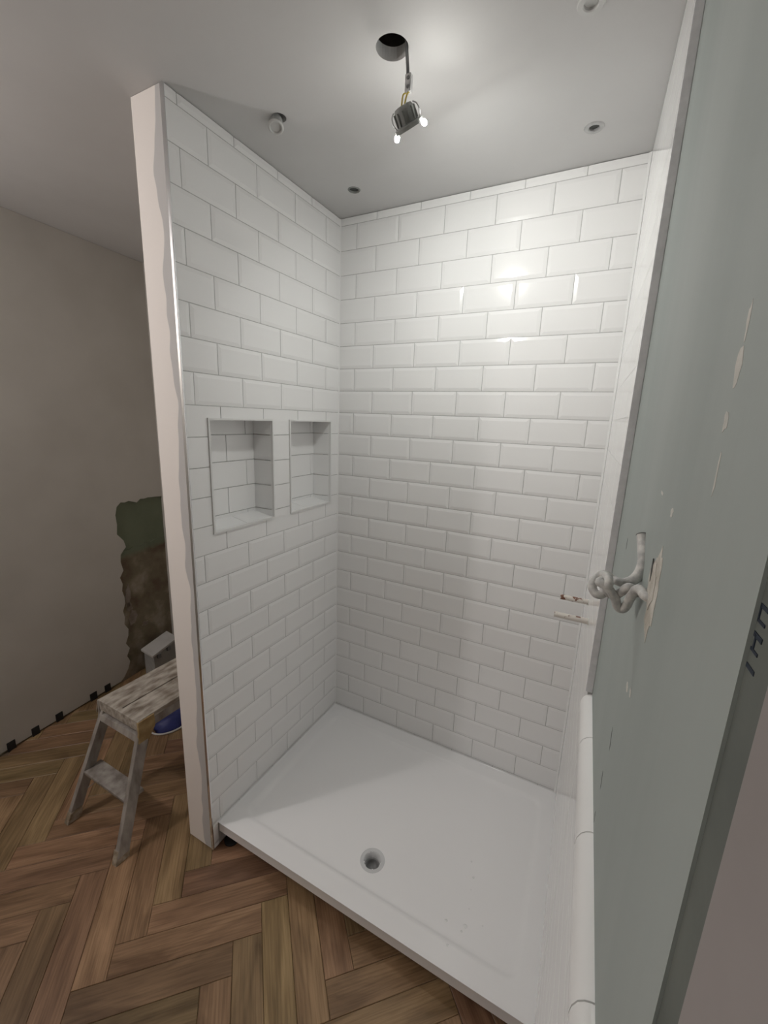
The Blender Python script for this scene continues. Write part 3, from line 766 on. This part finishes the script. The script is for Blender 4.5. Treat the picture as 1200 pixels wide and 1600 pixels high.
for end, (yt, sg) in enumerate(((YF, 1), (YBk, -1))):
    yb = yt - sg * FSP
    for xt, xb, s in ((X0 + .012, FX0 + .012, -1), (X1 - .012, FX1 - .012, 1)):
        bm = bmesh.new()
        d = sg * .050
        def q(x, y, z, w_): return [(x - .011, y, z), (x + .011, y, z), (x + .011, y + w_, z), (x - .011, y + w_, z)]
        hexa(bm, q(xb, yb + sg * .004, .022, d * .95), q(xt, yt + sg * .004, ZT - .046, d), .003); leg = part('leg', bm, 'splatmetal', wp)
        bm = bmesh.new()
        hexa(bm, [(xb - .014, yb - sg * .006, .0), (xb + .014, yb - sg * .006, .0), (xb + .014, yb + d * 1.0, .0), (xb - .014, yb + d * 1.0, .0)],
             [(xb - .013 - (xb - xt) * .12, yb + sg * .012, .048), (xb + .013 - (xb - xt) * .12, yb + sg * .012, .048), (xb + .013 - (xb - xt) * .12, yb + sg * .012 + d * .95, .048), (xb - .013 - (xb - xt) * .12, yb + sg * .012 + d * .95, .048)], .003)
        bm.transform(local(wp)); obj('foot', bm, 'foot', leg)
        # plastic corner bracket
        bm = bmesh.new(); xo = xt + s * .0125
        prism(bm, [(xo - .004, yt - sg * .0035, ZT - .004), (xo - .004, yt + sg * .066, ZT - .004), (xo - .004, yt + sg * .066, ZT - .058), (xo - .004, yt + sg * .030, ZT - .108), (xo - .004, yt - sg * .012, ZT - .108), (xo - .004, yt - sg * .0035, ZT - .056)], (.010, 0, 0))
        part('corner_bracket', bm, 'bracket' if s == 1 else 'splatmetal', wp)
    def lp(z):
        t = (ZT - .046 - z) / (ZT - .046); return yt - sg * FSP * t, X0 + (FX0 - X0) * t, X1 + (FX1 - X1) * t
    y_, a, b = lp(ZT - .075)
    bm = bmesh.new(); hexa(bm, [(a + .012, y_ - .002, ZT - .092), (b - .012, y_ - .002, ZT - .092), (b - .012, y_ + sg * .02, ZT - .092), (a + .012, y_ + sg * .02, ZT - .092)], [(a + .012, y_ + .006 * sg, ZT - .066), (b - .012, y_ + .006 * sg, ZT - .066), (b - .012, y_ + sg * .028, ZT - .066), (a + .012, y_ + sg * .028, ZT - .066)], .002); part('cross_rail', bm, 'splatmetal', wp)
    y_, a, b = lp(.205)
    bm = bmesh.new(); hexa(bm, [(a + .012, y_ + .002, .193), (b - .012, y_ + .002, .193), (b - .012, y_ + sg * .076, .193), (a + .012, y_ + sg * .076, .193)], [(a + .012, y_, .209), (b - .012, y_, .209), (b - .012, y_ + sg * .076, .209), (a + .012, y_ + sg * .076, .209)], .002); part('step', bm, 'splatmetal', wp)
    for s, xe in ((0, a + .02), (1, b - .02)):
        bm = bmesh.new(); yy, aa, bb = lp(.10)
        tube(bm, [((aa + .014) if s == 0 else (bb - .014), yy + sg * .03, .105), (((a + .09) if s == 0 else (b - .09)), y_ + sg * .06, .192)], .0018, 6, 1); part('stay_rod', bm, 'splatmetal', wp)
bm = bmesh.new(); hexa(bm, [(X0 - .012, YF - .010, ZT - .062), (X0 - .006, YF - .010, ZT - .062), (X0 - .006, YF + .012, ZT - .062), (X0 - .012, YF + .012, ZT - .062)], [(X0 - .008, YF - .002, ZT - .010), (X0 - .003, YF - .002, ZT - .010), (X0 - .003, YF + .020, ZT - .010), (X0 - .008, YF + .020, ZT - .010)], .001)
part('latch_lever', bm, 'foot', wp)

# ------------------------------------------------------------------ white box in the bare corner
bx = thing('white_box', 'small dusty white box with an overhanging lid standing in the bare corner', 'box', (-1.30, -.19, 0))
ca, cb_, cc, cd_ = Vector((-1.328, -.30, 0)), Vector((-1.405, -.061, 0)), Vector((-1.262, -.080, 0)), Vector((-1.187, -.313, 0))
ctr = (ca + cb_ + cc + cd_) / 4
bm = bmesh.new(); hexa(bm, [p + Vector((0, 0, .188)) for p in (ca, cd_, cc, cb_)], [p + Vector((0, 0, .203)) for p in (ca, cd_, cc, cb_)], .002); part('lid', bm, 'boxwhite', bx)
bb_ = [ctr + (p - ctr) * .86 for p in (ca, cd_, cc, cb_)]
bm = bmesh.new(); hexa(bm, [p for p in bb_], [p + Vector((0, 0, .176)) for p in bb_], .002); part('body', bm, 'boxgrey', bx)
bm = bmesh.new(); b3 = [ctr + (p - ctr) * .84 for p in (ca, cd_, cc, cb_)]; hexa(bm, [p + Vector((0, 0, .175)) for p in b3], [p + Vector((0, 0, .189)) for p in b3]); part('gasket', bm, 'boxgrey', bx)
fr = (cd_ - ca).normalized(); sd_ = (cc - cd_).normalized()
for t_ in (.18, .62):
    p = bb_[1] + (bb_[2] - bb_[1]) * t_ + Vector((.004, 0, .172)); bm = bmesh.new(); box(bm, p - Vector((.006, .012, .014)), p + Vector((.012, .012, .016)), .002); part('catch', bm, 'wire', bx)

# ------------------------------------------------------------------ blue plastic on the floor below the platform
rg = random.Random(3); bm = bmesh.new()
cx_, cy_ = -.80, -.47; rows = []
for j in range(7):
    f = j / 6; rad = math.cos(f * math.pi / 2); zz = 0.002 + .06 * math.sin(f * math.pi / 2)
    rows.append([bm.verts.new((cx_ + math.cos(2 * math.pi * k / 20) * .085 * max(rad, .03) * (1 + rg.uniform(-.13, .13)), cy_ + math.sin(2 * math.pi * k / 20) * .11 * max(rad, .03) * (1 + rg.uniform(-.13, .13)), zz + rg.uniform(-.006, .006) * (j > 0))) for k in range(20)])
for a, b in zip(rows, rows[1:]):
    for k in range(20): bm.faces.new((a[k], a[(k + 1) % 20], b[(k + 1) % 20], b[k]))
bm.faces.new(rows[0][::-1]); bm.faces.new(rows[-1])
sack = thing('plastic_sack', 'crumpled dark blue plastic sack with a pale hem on the floor under the platform', 'sack', (cx_, cy_, 0))
part('sack_body', bm, 'blue', sack, True)
bm = bmesh.new(); tube(bm, [(cx_ + math.cos(a) * .095, cy_ + math.sin(a) * .122, .006) for a in [k * math.pi / 9 - 1.9 for k in range(13)]], .005, 6, 3); part('hem', bm, 'boxwhite', sack, True)

# ------------------------------------------------------------------ black floor spacers along the left wall
for px, py, wdt in ((17, 1162, .036), (55, 1139, .036), (92, 1116, .036), (146, 1087, .040), (168, 1074, .036)):
    # meet the skim face of the left wall
    d = RIGHT * ((px - 600) / FPX) + DOWN * ((py - 800) / FPX) + FWD
    t_ = (-1.4355 - CAM.x - .1185 * CAM.y) / (d.x + .1185 * d.y); y = (CAM + d * t_).y
    bm = bmesh.new(); xx = lx(y) + .0085
    hexa(bm, [(lx(y - wdt / 2) + .0085, y - wdt / 2, .0), (lx(y - wdt / 2) + .0175, y - wdt / 2, .0), (lx(y + wdt / 2) + .0175, y + wdt / 2, .0), (lx(y + wdt / 2) + .0085, y + wdt / 2, .0)],
         [(lx(y - wdt / 2) + .0085, y - wdt / 2, .046), (lx(y - wdt / 2) + .0145, y - wdt / 2, .046), (lx(y + wdt / 2) + .0145, y + wdt / 2, .046), (lx(y + wdt / 2) + .0085, y + wdt / 2, .046)], .001)
    o = obj('floor_spacer', bm, 'blackplastic')
    tag(o, 'small black plastic floor spacer wedged at the foot of the left wall', 'spacer', 'black spacers along the wall')
